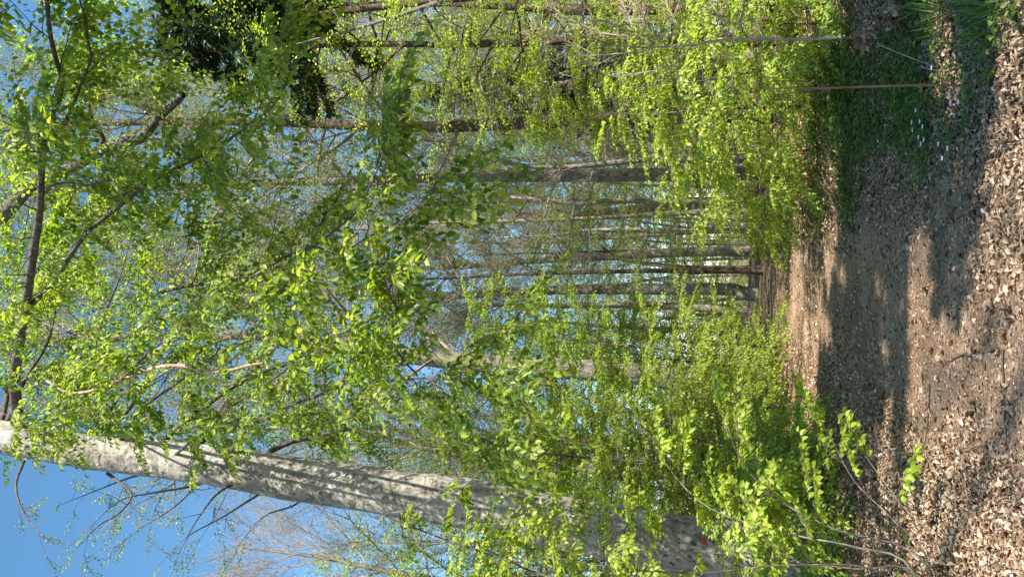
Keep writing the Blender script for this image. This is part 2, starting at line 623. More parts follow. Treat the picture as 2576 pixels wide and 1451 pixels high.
def scatter(n, y0, y1, wmul, size, tmean, keep, lift=0.02, tilt=0.45):
    y = y0 * (y1 / y0) ** U(0, 1, n)
    x = U(-1, 1, n) * (wmul * y * 0.42 + 1.0)
    k = keep(x, y)
    x, y = x[k], y[k]
    m = len(x)
    p = np.stack([x, y, hills(x, y) + U(0.004, lift, m)], -1)
    a = U(0, 6.28, m)
    d = np.stack([np.cos(a), np.sin(a), Nrm(0, tilt * 0.5, m)], -1)
    nn = np.stack([Nrm(0, tilt, m), Nrm(0, tilt, m), np.ones(m)], -1)
    leaves(g, p, d, nn, size * np.clip(np.exp(Nrm(-0.05, 0.34, m)), 0.4, 1.9), np.clip(Nrm(tmean, 0.22, m), 0, 1), True, U(0.17, 0.42, (m, 1)), Nrm(0.10, 0.3, (m, 1)))


def off_path(x, y):
    return U(0, 1, len(x)) < np.clip(0.10 + 0.25 * (np.sin(x * 2.1 + y * 0.8) * np.sin(y * 1.1 - x) > 0.2) + 0.9 * sstep(0.7, 1.7, np.abs(x - path_cx(y))), 0, 1)


scatter(150000, 4.4, 14, 1.1, 0.037, 0.50, off_path, 0.02, 0.26)
scatter(50000, 10, 34, 1.2, 0.052, 0.52, off_path, 0.03)
scatter(70000, 4.4, 22, 0.55, 0.021, 0.48, lambda x, y: np.abs(x - path_cx(y)) < 1.8, 0.012, 0.3)
scatter(12000, 20, 50, 0.4, 0.05, 0.5, lambda x, y: np.abs(x - path_cx(y)) < 2.0, 0.02, 0.3)
tag(g.build('fallen_leaves', DRY), kind='stuff')


for k, (X, Y) in enumerate(((2250, 1230), (2330, 1090), (2420, 900), (2470, 1250), (2380, 560), (2510, 480), (2300, 640), (2200, 820), (2540, 1000))):
    v = P(X, Y, 1.0) - CAMX
    q = CAMX + v * (CAM_H / -v[2])
    a = U(0, 6.28)
    c = np.array([q + np.array([math.cos(a), math.sin(a), 0]) * t + np.append(Nrm(0, 0.012, 2), 0) for t in np.linspace(-0.5, 0.5, 8) * U(0.4, 1.0)])
    c[:, 2] = hills(c[:, 0], c[:, 1]) + 0.022
    f = Geo()
    tube(f, c, np.linspace(0.007, 0.003, 8), 5, lump=0.1)
    tube(f, curve(c[4], [math.cos(a + 0.8), math.sin(a + 0.8), 0.1], 0.22, 5, -0.3, 0.08), np.linspace(0.004, 0.002, 5), 4)
    tag(f.build('fallen_twig', BARK_TWIG, None, c[0]), 'thin fallen twig lying on the leaf litter', 'twig', 'fallen twigs on the litter')


# ------------------------------------------------------------------ the big beech and its limbs
def zground(p):
    return np.array([p[0], p[1], float(hills(p[0], p[1]))])


bb = P(2010, 1420, 13.0)
bb[2] = hills(bb[0], bb[1])
trunk = [bb - [0, 0, 0.15], P(1850, 1392, 13), P(1600, 1348, 13), P(1400, 1312, 13), P(1150, 1262, 13), P(800, 1212, 13), P(500, 1165, 13), P(200, 1130, 13), P(0, 1098, 13)]
d = trunk[-1] - trunk[-3]
trunk += [trunk[-1] + d * 0.5, trunk[-1] + d * 1.2 + [0.3, 0, 0]]
big = thing('beech_tree', 'massive smooth grey beech trunk with dappled shadows and long overhead leafy limbs', 'tree', bb)
g = Geo()
tp = smooth_path(trunk, 220)
hh = tp[:, 2]
rad = np.maximum(0.50 - 0.0075 * np.clip(hh, 0, 40), 0.2)
tube(g, tp, rad, 40, lump=0.028, flare=(0.8, 1.1, 5))
g.build('trunk', BARK_BEECH, big, bb, smooth=True)


def paint_mark(g, root, base, X0, X1, Y0, Y1):
    """a dab of paint lying on the bark of trunk g"""
    bvh = BVHTree.FromPolygons(np.concatenate(g.v).tolist(), np.concatenate(g.q).tolist())
    m = Geo()
    n = 5
    V = []
    for a in np.linspace(X0, X1, n):
        for b in np.linspace(Y0, Y1, n):
            dv = Vector(P(a + Nrm(0, 1.0), b + Nrm(0, 1.0), 10.0) - CAMX).normalized()
            hit, nn, _, _ = bvh.ray_cast(Vector(CAMX), dv)
            if hit is None:
                return
            V.append(np.array(hit) - np.array(dv) * 0.008)
    i = np.arange(n - 1)[:, None] * n + np.arange(n - 1)[None]
    m.add(np.array(V), np.stack([i, i + 1, i + n + 1, i + n], -1), 0.5)
    m.build('paint_mark', RED, root, base)


paint_mark(g, big, bb, 1760, 1777, 1355, 1367)

wood = Geo()
crn = Crown('near', 1.48, (0.45, 0.28))


SD = np.array(sdir)
BARE = np.array([P(*a) for a in ((0, 550, 11.2), (30, 515, 11.0), (65, 480, 10.8), (105, 450, 10.6), (150, 435, 10.5), (195, 415, 10.3), (240, 385, 10.1), (280, 370, 10), (325, 357, 9.9), (360, 345, 9.8), (385, 315, 9.7),
                                 (410, 285, 9.6), (440, 260, 9.5), (62, 790, 10.4), (70, 730, 9.8), (80, 665, 9.2), (92, 590, 8.6), (104, 480, 7.9), (107, 400, 7.4), (150, 240, 6.8), (160, 670, 9.6), (200, 610, 9.2),
                                 (235, 570, 8.9), (280, 535, 8.7), (325, 500, 8.4), (370, 465, 8.2), (730, 640, 7.6), (810, 605, 7.3), (860, 565, 7.1), (800, 995, 9.7), (710, 1028, 10.8), (900, 965, 8.6))])


def sunlit_window(p):
    """foliage is thin between the sun and the middle of the trunk"""
    if p[2] < 4:
        return False
    if p[1] < 11 and U() < 0.6 and np.min(np.linalg.norm(np.cross(p - CAMX, BARE - CAMX) / np.linalg.norm(BARE - CAMX, axis=1)[:, None], axis=1)) < 0.16:
        return True                       # the old limbs carry little foliage close to their wood
    a = tp[40:124:6]                       # trunk axis points
    w = p - a
    t = w @ SD
    dist = np.linalg.norm(w - t[:, None] * SD, axis=1)
    k = int(np.argmin(dist))
    return t[k] > 0 and dist[k] < 0.8 and U() < (0.8 if 3.5 < a[k][2] < 8.5 else 0.35 if a[k][2] < 12 else 0.0)


crn.gap = sunlit_window


def px(lst):
    return np.array([P(*a) for a in lst])


def limb(lst, n, r0, r1, **kw):
    pts = smooth_path(px(lst), n)
    kw['density'] = kw.get('density', 1.0) * 1.2
    leafy(wood, crn, pts, r0, r1, **kw)
    return pts


limb([(48, 1085, 13), (42, 1020, 12.6), (36, 960, 12.1), (46, 880, 11.3), (62, 790, 10.4), (80, 665, 9.2), (92, 590, 8.6), (100, 530, 8.2), (105, 425, 7.6), (108, 390, 7.4),
      (120, 320, 7.1), (145, 255, 6.8), (155, 200, 6.6), (138, 140, 6.4), (125, 75, 6.2), (118, 0, 6.0), (110, -80, 5.9)], 60, 0.13, 0.018, start=0.3, gap=0.42, side=(0.6, 1.5), sides=10)
limb([(108, 390, 7.4), (135, 345, 7.3), (165, 305, 7.2), (190, 250, 7.0), (215, 185, 6.9), (230, 145, 6.8), (220, 100, 6.7), (215, 50, 6.6), (200, 0, 6.5)], 26, 0.035, 0.01, start=0.15, gap=0.45, side=(0.5, 1.2))
limb([(62, 785, 10.4), (95, 750, 10.1), (125, 725, 9.9), (160, 670, 9.6), (200, 610, 9.2), (235, 570, 8.9), (280, 535, 8.7), (325, 500, 8.4), (370, 465, 8.2), (450, 420, 7.9), (500, 395, 7.7), (600, 335, 7.4),
      (645, 300, 7.2), (685, 270, 7.1), (715, 220, 6.9), (730, 160, 6.8), (735, 110, 6.7)], 56, 0.055, 0.008, start=0.15, gap=0.4, side=(0.6, 1.5), sides=8)
limb([(115, 485, 7.9), (135, 465, 7.8), (180, 460, 7.8), (225, 465, 7.7), (270, 455, 7.6), (300, 460, 7.5), (340, 475, 7.4)], 20, 0.018, 0.006, start=0.3, gap=0.35, side=(0.4, 1.0))
# thick lichen-covered limb with a broken end, from higher up the same trunk
LICH = smooth_path(np.vstack([[tp[-16]], px([(-190, 800, 12.6), (-60, 620, 11.6), (0, 550, 11.2), (30, 515, 11.0), (65, 480, 10.8), (105, 450, 10.6), (150, 435, 10.5), (195, 415, 10.3), (240, 385, 10.1),
                    (280, 370, 10.0), (325, 357, 9.9), (360, 345, 9.8), (385, 315, 9.7), (410, 285, 9.6), (440, 260, 9.5), (460, 238, 9.4)])]), 60)
tube(wood, LICH, np.linspace(0.15, 0.055, 60), 10, lump=0.07)
limb([(255, 372, 10.0), (258, 345, 10.0), (235, 320, 9.9), (225, 275, 9.9), (215, 215, 9.8), (205, 150, 9.7), (200, 75, 9.6), (190, 0, 9.5)], 24, 0.05, 0.012, start=0.2, gap=0.5, side=(0.7, 1.5))
limb([(0, 330, 9.0), (40, 325, 9.0), (100, 322, 8.9), (170, 320, 8.9), (240, 328, 8.8), (300, 322, 8.8), (350, 300, 8.7), (385, 275, 8.6)], 24, 0.022, 0.006, start=0.0, gap=0.45, side=(0.6, 1.4))
limb([(365, 345, 9.8), (400, 350, 9.6), (440, 360, 9.4), (490, 372, 9.2), (540, 400, 9.0)], 16, 0.02, 0.006, start=0.3, gap=0.4, side=(0.5, 1.2))
# limbs that droop towards the camera
limb([(400, 735, 8.6), (480, 718, 8.4), (590, 705, 8.1), (625, 700, 8.0), (670, 675, 7.8), (730, 640, 7.6), (770, 630, 7.4), (810, 605, 7.3), (860, 565, 7.1), (890, 540, 7.0), (920, 490, 6.9), (960, 400, 6.7),
      (985, 290, 6.5), (995, 250, 6.4)], 46, 0.03, 0.006, start=0.05, gap=0.42, side=(0.5, 1.2))
limb([(730, 640, 7.6), (790, 620, 7.5), (850, 640, 7.3), (920, 600, 7.1), (1000, 560, 7.0), (1080, 510, 6.9), (1140, 490, 6.8)], 24, 0.014, 0.005, start=0.15, gap=0.38, side=(0.4, 0.9))
limb([(580, 1136, 12.9), (615, 1090, 12.2), (650, 1065, 11.6), (710, 1028, 10.8), (750, 1012, 10.3), (800, 995, 9.7), (859, 972, 9.0), (950, 960, 8.3), (1010, 955, 8.0), (1070, 950, 7.8), (1140, 952, 7.6), (1210, 951, 7.5),
      (1260, 950, 7.4)], 44, 0.05, 0.006, start=0.35, gap=0.36, side=(0.4, 1.1), sides=8)
limb([(1069, 945, 7.8), (1109, 980, 7.6), (1139, 1015, 7.5), (1164, 1075, 7.4), (1230, 1110, 7.3)], 18, 0.012, 0.005, start=0.1, gap=0.35, side=(0.3, 0.8))
limb([(1050, 945, 7.8), (1000, 880, 7.6), (1010, 800, 7.3), (980, 740, 7.0), (1000, 690, 6.9)], 22, 0.014, 0.005, start=0.1, gap=0.3, side=(0.4, 0.8), density=1.2)
limb([(150, 1080, 13), (175, 1040, 12.3), (205, 1005, 11.6), (240, 985, 11.0), (290, 960, 10.4), (325, 936, 10.0), (360, 900, 9.6), (395, 870, 9.3), (435, 840, 9.0), (475, 806, 8.8), (510, 750, 8.5), (530, 720, 8.3)], 36,
     0.05, 0.012, start=0.3, gap=0.4, side=(0.6, 1.4), sides=8)
limb([(300, 1110, 13), (330, 1060, 12.0), (380, 1010, 11.0), (450, 960, 10.0), (530, 900, 9.4), (620, 860, 8.9), (700, 840, 8.4)], 36, 0.045, 0.008, start=0.3, gap=0.42, side=(0.6, 1.4), sides=8)
limb([(60, 790, 10.4), (130, 820, 9.8), (220, 850, 9.3), (310, 850, 8.9), (400, 790, 8.6), (480, 780, 8.4)], 30, 0.03, 0.006, start=0.2, gap=0.42, side=(0.6, 1.3))
limb([(38, 960, 12.1), (70, 990, 11.0), (120, 1010, 10.0), (190, 1020, 9.0), (270, 1050, 8.4)], 26, 0.035, 0.006, start=0.25, gap=0.42, side=(0.6, 1.3))
limb([(430, 1150, 13), (470, 1120, 12), (520, 1070, 11), (600, 1010, 10), (680, 960, 9.3), (760, 900, 8.8)], 30, 0.04, 0.007, start=0.3, gap=0.42, side=(0.5, 1.2))
# boughs on the far side of the trunk, reaching right
for lst in ([(120, 1080, 13.3), (180, 1000, 14.0), (230, 900, 14.6), (260, 800, 15.0), (300, 700, 15.4), (330, 600, 15.8)], [(260, 1100, 13.3), (330, 1020, 14.0), (380, 930, 14.6), (440, 840, 15.0), (520, 760, 15.2), (580, 660, 15.4)],
            [(20, 1060, 13.3), (60, 960, 14.2), (120, 860, 15.0), (150, 740, 15.6), (200, 640, 16.0)], [(400, 1120, 13.3), (480, 1050, 14.2), (580, 980, 15.0), (680, 930, 15.5), (780, 900, 15.8), (880, 830, 16.0)],
            [(480, 1130, 13.3), (560, 1080, 13.8), (680, 1050, 14.2), (800, 1040, 14.5), (920, 1020, 14.7)], [(650, 1150, 13.3), (740, 1110, 13.9), (880, 1080, 14.3), (1000, 1070, 14.5)],
            [(0, 1080, 13.3), (20, 980, 14.0), (30, 860, 14.8), (40, 720, 15.4), (60, 600, 15.8), (80, 480, 16)]):
    limb(lst, 34, 0.07, 0.008, start=0.15, gap=0.5, side=(0.9, 2.2), sides=7, spr=(0.9, 1.4), density=0.85)
# drooping sprays crossing in front of the trunk
for X, Y, dd in ((20, 1010, 7.4), (60, 1120, 8.0), (150, 1090, 8.0), (260, 1100, 8.2), (330, 1110, 8.2), (420, 1130, 8.2), (480, 1130, 8.0)):
    c = curve(P(X - 60, Y - 90, dd + 0.6), P(X, Y, dd) - P(X - 60, Y - 90, dd + 0.6), 0.7, 5, -0.5, 0.05)
    tube(wood, c, np.linspace(0.008, 0.003, 5), 4)
    crn.spray(c[-1], c[-1] - c[-2] + [0, 0, -0.1], U(0.6, 0.85))
crn.T, crn.leaf = SPRAY_S, 0.9
# left side limbs behind the trunk, against the sky
for lst in ([(270, 1190, 13.2), (330, 1240, 12.6), (300, 1290, 12.0), (250, 1320, 11.4), (200, 1370, 10.8)], [(60, 1160, 13.2), (40, 1220, 12.4), (60, 1290, 11.6), (110, 1350, 11.0)],
            [(520, 1190, 13.2), (480, 1235, 13.2), (430, 1280, 13.0), (350, 1330, 12.8)], [(560, 1200, 13.3), (470, 1225, 14.0), (380, 1240, 15.0), (300, 1260, 15.6), (220, 1330, 16)],
            [(700, 1215, 13.3), (640, 1250, 14), (560, 1300, 15), (470, 1350, 15.5), (400, 1420, 16)], [(640, 1205, 13.2), (560, 1230, 12.4), (500, 1300, 11.6), (450, 1390, 11.0)],
            [(420, 1180, 13.3), (330, 1200, 14.5), (250, 1230, 15.5), (150, 1270, 16.5)], [(800, 1225, 13.3), (740, 1270, 13.6), (660, 1300, 13.6), (600, 1370, 13.4)]):
    limb(lst, 18, 0.04, 0.006, start=0.25, gap=0.7, side=(0.6, 1.5), density=0.5, spr=(0.5, 0.9))
crn.finish(wood)
wood.build('branches', BARK_TWIG, big, bb, smooth=True)
crn.L.build('crown', LEAF, big, bb)


# ------------------------------------------------------------------ generic trees
def auto_crown(tp, rads, wood, cr, z0, z1, nb, Lmax, el=(0.0, 0.6), up=-0.02, sp=(1.0, 1.6), nsec=3, shape='round', bare=None, dirbias=None):
    """limbs round a trunk between heights z0 and z1"""
    hh = tp[:, 2]
    for k in range(nb):
        f = (k + U()) / nb
        z = z0 + (z1 - z0) * f
        i = int(np.clip(np.searchsorted(hh, z), 0, len(tp) - 1))
        p = tp[i]
        a = k * 2.399 + U(-0.5, 0.5)
        e = U(*el) + 0.5 * f
        d = np.array([math.cos(a) * math.cos(e), math.sin(a) * math.cos(e), math.sin(e)])
        prof = {'round': math.sin(math.pi * (0.18 + 0.77 * f)), 'cone': 1 - 0.85 * f, 'flat': 1 - 0.3 * f}[shape]
        L = Lmax * prof * U(0.75, 1.2)
        if L < 0.4:
            continue
        c = curve(p, d, L, 9, up, 0.09)
        r0 = min(0.45 * rads[i], 0.008 + 0.014 * L)
        tube(wood, c, np.linspace(r0, 0.006, 9), 5)
        ns = max(2, int(nsec * L / 2))
        for j in range(ns):
            f2 = 0.25 + 0.75 * (j + U()) / ns
            q = c[min(8, int(f2 * 8))]
            t = unit(c[min(8, int(f2 * 8) + 1)] - c[max(0, int(f2 * 8) - 1)])
            d2 = rotz(t, (1 if j % 2 else -1) * U(0.4, 1.1))
            d2[2] = d2[2] * 0.6 + U(-0.2, 0.25)
            l2 = L * U(0.25, 0.45) * (1.2 - 0.5 * f2)
            c2 = curve(q, d2, l2, 5, up, 0.1)
            tube(wood, c2, np.linspace(r0 * 0.4, 0.004, 5), 3)
            if bare is not None:
                twiggery(wood, c2, bare, cr)
            else:
                cr.spray(c2[-1], c2[-1] - c2[-2] + [0, 0, -0.05], U(*sp), 0.35, 0.12 * math.sin(a * 3 + f * 9))
                cr.spray(c2[2], rotz(unit(c2[-1] - c2[0]), U(-1.2, 1.2)), U(*sp), 0.35, 0.12 * math.sin(a * 3 + f * 9))
        if bare is not None:
            twiggery(wood, c, bare, cr)
        else:
            cr.spray(c[-1], c[-1] - c[-2], U(*sp), 0.3)


def twiggery(wood, c, bare, cr):
    """fine bare twigs with scattered bursting buds"""
    n, l, leafn, lsz = bare
    p_, d_, n_, s_ = [], [], [], []
    for k in range(n):
        i = rng.integers(1, len(c))
        t = unit(c[i] - c[i - 1])
        d = unit(t + Nrm(0, 0.55, 3) + [0, 0, 0.25])
        q = curve(c[i], d, l * U(0.5, 1.2), 4, 0.12, 0.14)
        tube(wood, q, np.linspace(0.006, 0.003, 4), 3)
        for m in range(leafn):
            p_.append(q[rng.integers(1, 4)] + Nrm(0, 0.05, 3))
            d_.append(Nrm(0, 1, 3))
            n_.append(Nrm(0, 0.6, 3) + [0, 0, 1])
            s_.append(lsz * U(0.5, 1.3))
    if p_:
        leaves(cr.L, np.array(p_), np.array(d_), np.array(n_), np.array(s_), np.clip(Nrm(cr.tint[0], cr.tint[1], len(p_)), 0, 1), False)


def trunk_path(lst, d, top=None, n=40):
    pts = [P(X, Y, d) for X, Y in lst]
    b = zground(pts[0]) - [0, 0, 0.1]
    if top:
        dd = unit(pts[-1] - pts[-3])
        e = pts[-1]
        k = (top - e[2])
        if k > 0:
            pts += [e + (dd * 0.6 + np.array([0, 0, 0.4])) * k * 0.5, e + (dd * 0.5 + np.array([0, 0, 0.5])) * k]
    return smooth_path([b] + pts[1:] if pts[0][2] < 0.3 else [b] + pts, n)


def tree(name, label, lst, d, r0, top, bark, leafmat=LEAF_FAR, z0=6, nb=24, Lmax=4.5, kind='far', leaf=1.0, tint=(0.5, 0.25), taper=0.75, group=None, flare=(0.5, 0.5, 4), cat='tree', crown=True, bare=None, lump=0.05, **kw):
    tp = trunk_path(lst, d, top, 48)
    base = tp[0] + [0, 0, 0.1]
    root = thing(name, label, cat, base, group)
    g = Geo()
    f = np.linspace(0, 1, len(tp))
    rad = r0 * (1 - taper * f ** 1.2)
    tube(g, tp, rad, 14, lump=lump, flare=flare)
    g.build('trunk', bark, root, base, smooth=True)
    if crown:
        w = Geo()
        cr = Crown(kind, leaf, tint)
        auto_crown(tp, rad, w, cr, z0, tp[-1][2], nb, Lmax, bare=bare, **kw)
        cr.finish(w)
        w.build('branches', bark if bare is None else BARK_HAZE, root, base, smooth=True)
        if cr.L.n:
            cr.L.build('crown', leafmat, root, base)
    return root


tree('leaning_beech_tree', 'grey leaning tree trunk left of the path, forking high up behind leafy sprays',
     [(1840, 985), (1684, 952), (1559, 935), (1309, 922), (1159, 908), (924, 880), (859, 872), (780, 857), (660, 845), (500, 842), (350, 850)], 24, 0.40, 31, BARK_DULL, LEAF_FAR,
     z0=9.5, nb=36, Lmax=7, el=(0.2, 0.9), up=0.02, lump=0.08, bare=(16, 1.4, 12, 0.08))
tree('beech_tree', 'pale tree with a flared foot standing where the path ends', [(1868, 738), (1840, 728), (1700, 727), (1500, 728), (1300, 733), (1150, 743), (970, 740), (760, 735)], 42, 0.38, 33, BARK_BEECH, z0=11, nb=30, Lmax=7,
     el=(0.1, 0.9), up=0.03, bare=(12, 1.5, 6, 0.085))
tree('beech_tree', 'slimmer tree curving out from a wide foot, just left of the pale flared trunk', [(1848, 792), (1810, 778), (1650, 768), (1500, 768), (1350, 769), (1200, 765), (1000, 770)], 40, 0.27, 20, BARK_MOSS, z0=9, nb=16, Lmax=4.5,
     bare=(16, 1.3, 12, 0.08), flare=(0.6, 0.9, 3))
tree('slender_tree', 'dark slender trunk standing right beside the pale flared trunk', [(1880, 682), (1700, 681), (1500, 684), (1300, 690), (1130, 700), (1000, 702)], 36, 0.15, 17, BARK_BROWN, z0=8, nb=14, Lmax=4, bare=(11, 1.3, 6, 0.075))
tree('oak_tree', 'straight grey rough-barked trunk with diagonal shadow bands', [(1840, 433), (1700, 438), (1500, 442), (1300, 444), (1150, 446), (860, 455), (680, 460), (500, 466)], 26, 0.26, 33, BARK_GREY, z0=12, nb=32, Lmax=6.5,
     el=(0.1, 0.8), taper=0.6, bare=(16, 1.3, 12, 0.08))
tree('oak_tree', 'dark brown furrowed trunk behind the bright hanging sprays', [(1870, 288), (1700, 293), (1550, 298), (1400, 306), (1250, 313), (1100, 320), (950, 318), (770, 310), (600, 306)], 24, 0.27, 32, BARK_BROWN, z0=9, nb=34, Lmax=6.5,
     el=(0.0, 0.8), taper=0.55, bare=(16, 1.3, 12, 0.08))
tree('crooked_tree', 'thin sinuous trunk bending beside the straight grey trunk', [(1800, 398), (1740, 402), (1640, 400), (1540, 410), (1450, 419), (1380, 421), (1330, 420), (1280, 410), (1240, 396), (1200, 380), (1150, 365)], 22, 0.10, 11, BARK_GREY,
     z0=4.5, nb=14, Lmax=2.6, lump=0.1, taper=0.6, bare=(9, 1.0, 3, 0.06))
tree('slender_tree', 'thin lit trunk with kinks, left of the straight grey trunk', [(1830, 508), (1650, 506), (1530, 505), (1480, 513), (1400, 507), (1300, 498), (1200, 492), (1080, 480)], 28, 0.12, 14, BARK_MOSS, z0=6.5, nb=14, Lmax=3.2, bare=(9, 1.2, 3, 0.07))
tree('slender_tree', 'moss-yellowed thin trunk among the thin trunks beyond the path', [(1820, 533), (1650, 540), (1480, 549), (1300, 556), (1100, 560)], 34, 0.13, 16, BARK_MOSS, z0=7, nb=14, Lmax=3.5, bare=(11, 1.3, 6, 0.075))
tree('slender_tree', 'pale forking thin trunk between the mossy trunk and the dark slender trunk', [(1820, 577), (1650, 577), (1500, 578), (1400, 590), (1300, 596), (1150, 600)], 36, 0.11, 15, BARK_BEECH, z0=7, nb=14, Lmax=3.5, bare=(11, 1.3, 6, 0.075))
tree('slender_tree', 'thin straight pole of a trunk nearest the dark slender trunk, on its right', [(1830, 632), (1650, 632), (1450, 634), (1250, 640)], 44, 0.11, 16, BARK_BROWN, z0=8, nb=12, Lmax=3.5, bare=(8, 1.3, 4, 0.09))
tree('dark_tree', 'dark trunk at the right, behind the pale budding sapling', [(1900, 104), (1700, 100), (1500, 103), (1300, 108), (1100, 112), (900, 112)], 22, 0.17, 24, BARK_BROWN, LEAF_FAR, z0=4, nb=34, Lmax=4.5, el=(-0.1, 0.4), up=-0.05, kind='far', taper=0.6, sp=(1.0, 1.5))
tree('dark_tree', 'dark trunk at the picture edge behind the budding twigs', [(1880, 22), (1700, 25), (1500, 30), (1300, 20), (1100, 10)], 20, 0.14, 16, BARK_BROWN, LEAF_Y, z0=4, nb=24, Lmax=4.0, el=(-0.1, 0.4), up=-0.05, kind='far', taper=0.6, sp=(1.0, 1.5))
tree('bare_tree', 'thin dark twiggy tree against blue sky, right beside the massive beech', [(1800, 1190), (1400, 1172), (1150, 1145), (1050, 1120), (950, 1100), (830, 1072), (720, 1060), (600, 1050)], 30, 0.2, 27, BARK_MOSS, z0=9, nb=30, Lmax=5,
     el=(0.3, 1.0), up=0.05, bare=(14, 1.5, 3, 0.06))
tree('bare_tree', 'almost leafless tree against blue sky, left of the massive beech', [(1800, 1560), (1400, 1500), (1000, 1440), (800, 1400), (600, 1375)], 34, 0.22, 24, BARK_DULL, z0=9, nb=30, Lmax=6.5, el=(0.2, 0.9), up=0.04, bare=(16, 1.6, 2, 0.06))


# ------------------------------------------------------------------ peeled dead branch hanging in the crown
lst = [(117, 957), (165, 985), (210, 987), (260, 972), (320, 950), (370, 930), (425, 920), (480, 922), (505, 933), (520, 936), (545, 936), (590, 928), (630, 918), (665, 913)]
pp = smooth_path(px([(a, b, 8.9 - 0.0006 * a) for a, b in lst]), 60)
g = Geo()
tube(g, pp, 0.012 + 0.014 * np.sin(np.linspace(0.2, 2.9, 60)), 8, lump=0.12)
for k in (16, 30, 41):
    c = curve(pp[k], Nrm(0, 1, 3), U(0.2, 0.5), 5, -0.3, 0.2)
    tube(g, c, np.linspace(0.008, 0.003, 5), 4)
tag(g.build('dead_branch', BARK_PEEL, None, pp[0], smooth=True), 'pale dead branch with peeling bark hanging among the overhead beech leaves', 'branch')


# ------------------------------------------------------------------ understory
def gpt(Y, d):
    x, y, z = 0, d, 0
    for _ in range(3):
        m = (z - CAM_H) / d
        k = (m * Fv[1] * F_PX - Fv[2] * F_PX) / (Uv[2] - m * Uv[1])
        p = P(1288 - k, Y, d)
        z = float(hills(p[0], p[1]))
    return np.array([p[0], p[1], z])


def sapling(name, label, Y, d, h, nb, Lmax, mat, leaf=1.0, tint=(0.5, 0.25), lean=(0, 0), kind='near', z0=0.2, r0=None, bark=None, group=None, density=1.0, spr=(0.6, 1.0), gap=0.3, side=(0.3, 0.8), droop=-0.12, base=None):
    b = gpt(Y, d) if base is None else np.array([base[0], base[1], float(hills(*base))])
    root = thing(name, label, 'sapling', b, group)
    r0 = r0 or 0.006 + 0.006 * h
    st = curve(b - [0, 0, 0.05], np.array([lean[0], lean[1], 1.0]), h, 14, 0.02, 0.05)
    g = Geo()
    tube(g, st, np.linspace(r0, 0.004, 14), 8, lump=0.05)
    g.build('trunk', bark or BARK_TWIG, root, b, smooth=True)
    w = Geo()
    cr = Crown(kind, leaf, tint)
    for k in range(nb):
        f = z0 + (0.98 - z0) * (k + U()) / nb
        i = int(f * 13)
        a = k * 2.399 + U(-0.5, 0.5)
        e = U(-0.05, 0.45)
        L = Lmax * (1.1 - 0.75 * f) * U(0.7, 1.2)
        c = curve(st[i], [math.cos(a), math.sin(a), e], L, 8, droop, 0.06)
        leafy(w, cr, c, 0.004 + 0.006 * L, 0.003, start=0.2, gap=gap, side=side, sides=4, spr=spr, density=density, lump=0)
    cr.spray(st[-1], st[-1] - st[-2] + [0.3, 0, 0], 0.6)
    cr.finish(w)
    w.build('branches', bark or BARK_TWIG, root, b)
    cr.L.build('crown', mat, root, b)
    return root


# left of the path
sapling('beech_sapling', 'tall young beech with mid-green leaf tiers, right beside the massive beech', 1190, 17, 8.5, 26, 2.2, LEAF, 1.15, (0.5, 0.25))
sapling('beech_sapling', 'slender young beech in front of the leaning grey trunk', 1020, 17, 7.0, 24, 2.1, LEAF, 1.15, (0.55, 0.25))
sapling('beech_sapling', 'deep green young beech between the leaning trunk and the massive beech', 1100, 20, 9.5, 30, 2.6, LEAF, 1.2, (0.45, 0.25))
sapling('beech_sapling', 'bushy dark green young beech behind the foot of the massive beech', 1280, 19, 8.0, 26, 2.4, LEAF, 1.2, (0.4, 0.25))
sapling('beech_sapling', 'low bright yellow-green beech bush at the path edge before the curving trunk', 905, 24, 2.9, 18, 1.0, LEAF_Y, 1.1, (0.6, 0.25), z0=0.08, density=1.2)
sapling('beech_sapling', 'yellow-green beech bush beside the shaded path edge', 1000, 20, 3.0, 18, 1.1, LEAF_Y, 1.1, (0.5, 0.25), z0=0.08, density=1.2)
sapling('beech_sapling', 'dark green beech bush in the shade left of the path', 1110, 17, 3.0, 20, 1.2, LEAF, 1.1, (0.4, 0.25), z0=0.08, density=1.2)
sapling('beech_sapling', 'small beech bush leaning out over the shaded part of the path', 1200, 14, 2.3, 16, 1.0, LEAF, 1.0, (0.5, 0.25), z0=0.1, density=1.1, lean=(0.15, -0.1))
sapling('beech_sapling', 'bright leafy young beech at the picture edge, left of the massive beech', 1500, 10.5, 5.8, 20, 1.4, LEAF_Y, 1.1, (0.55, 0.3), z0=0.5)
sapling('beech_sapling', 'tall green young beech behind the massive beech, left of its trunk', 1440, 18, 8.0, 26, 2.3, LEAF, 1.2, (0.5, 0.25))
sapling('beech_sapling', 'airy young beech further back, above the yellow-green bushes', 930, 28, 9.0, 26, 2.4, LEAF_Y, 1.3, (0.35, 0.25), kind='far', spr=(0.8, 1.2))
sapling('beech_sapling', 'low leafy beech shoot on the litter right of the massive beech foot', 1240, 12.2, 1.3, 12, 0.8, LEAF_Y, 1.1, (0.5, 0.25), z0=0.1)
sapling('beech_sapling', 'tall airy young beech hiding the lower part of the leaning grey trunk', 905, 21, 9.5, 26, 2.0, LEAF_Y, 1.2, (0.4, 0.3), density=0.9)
sapling('beech_sapling', 'knee-high leafy beech shoot hiding the foot of the massive beech', 1375, 10.5, 1.7, 14, 0.9, LEAF_Y, 1.1, (0.5, 0.3), z0=0.1)
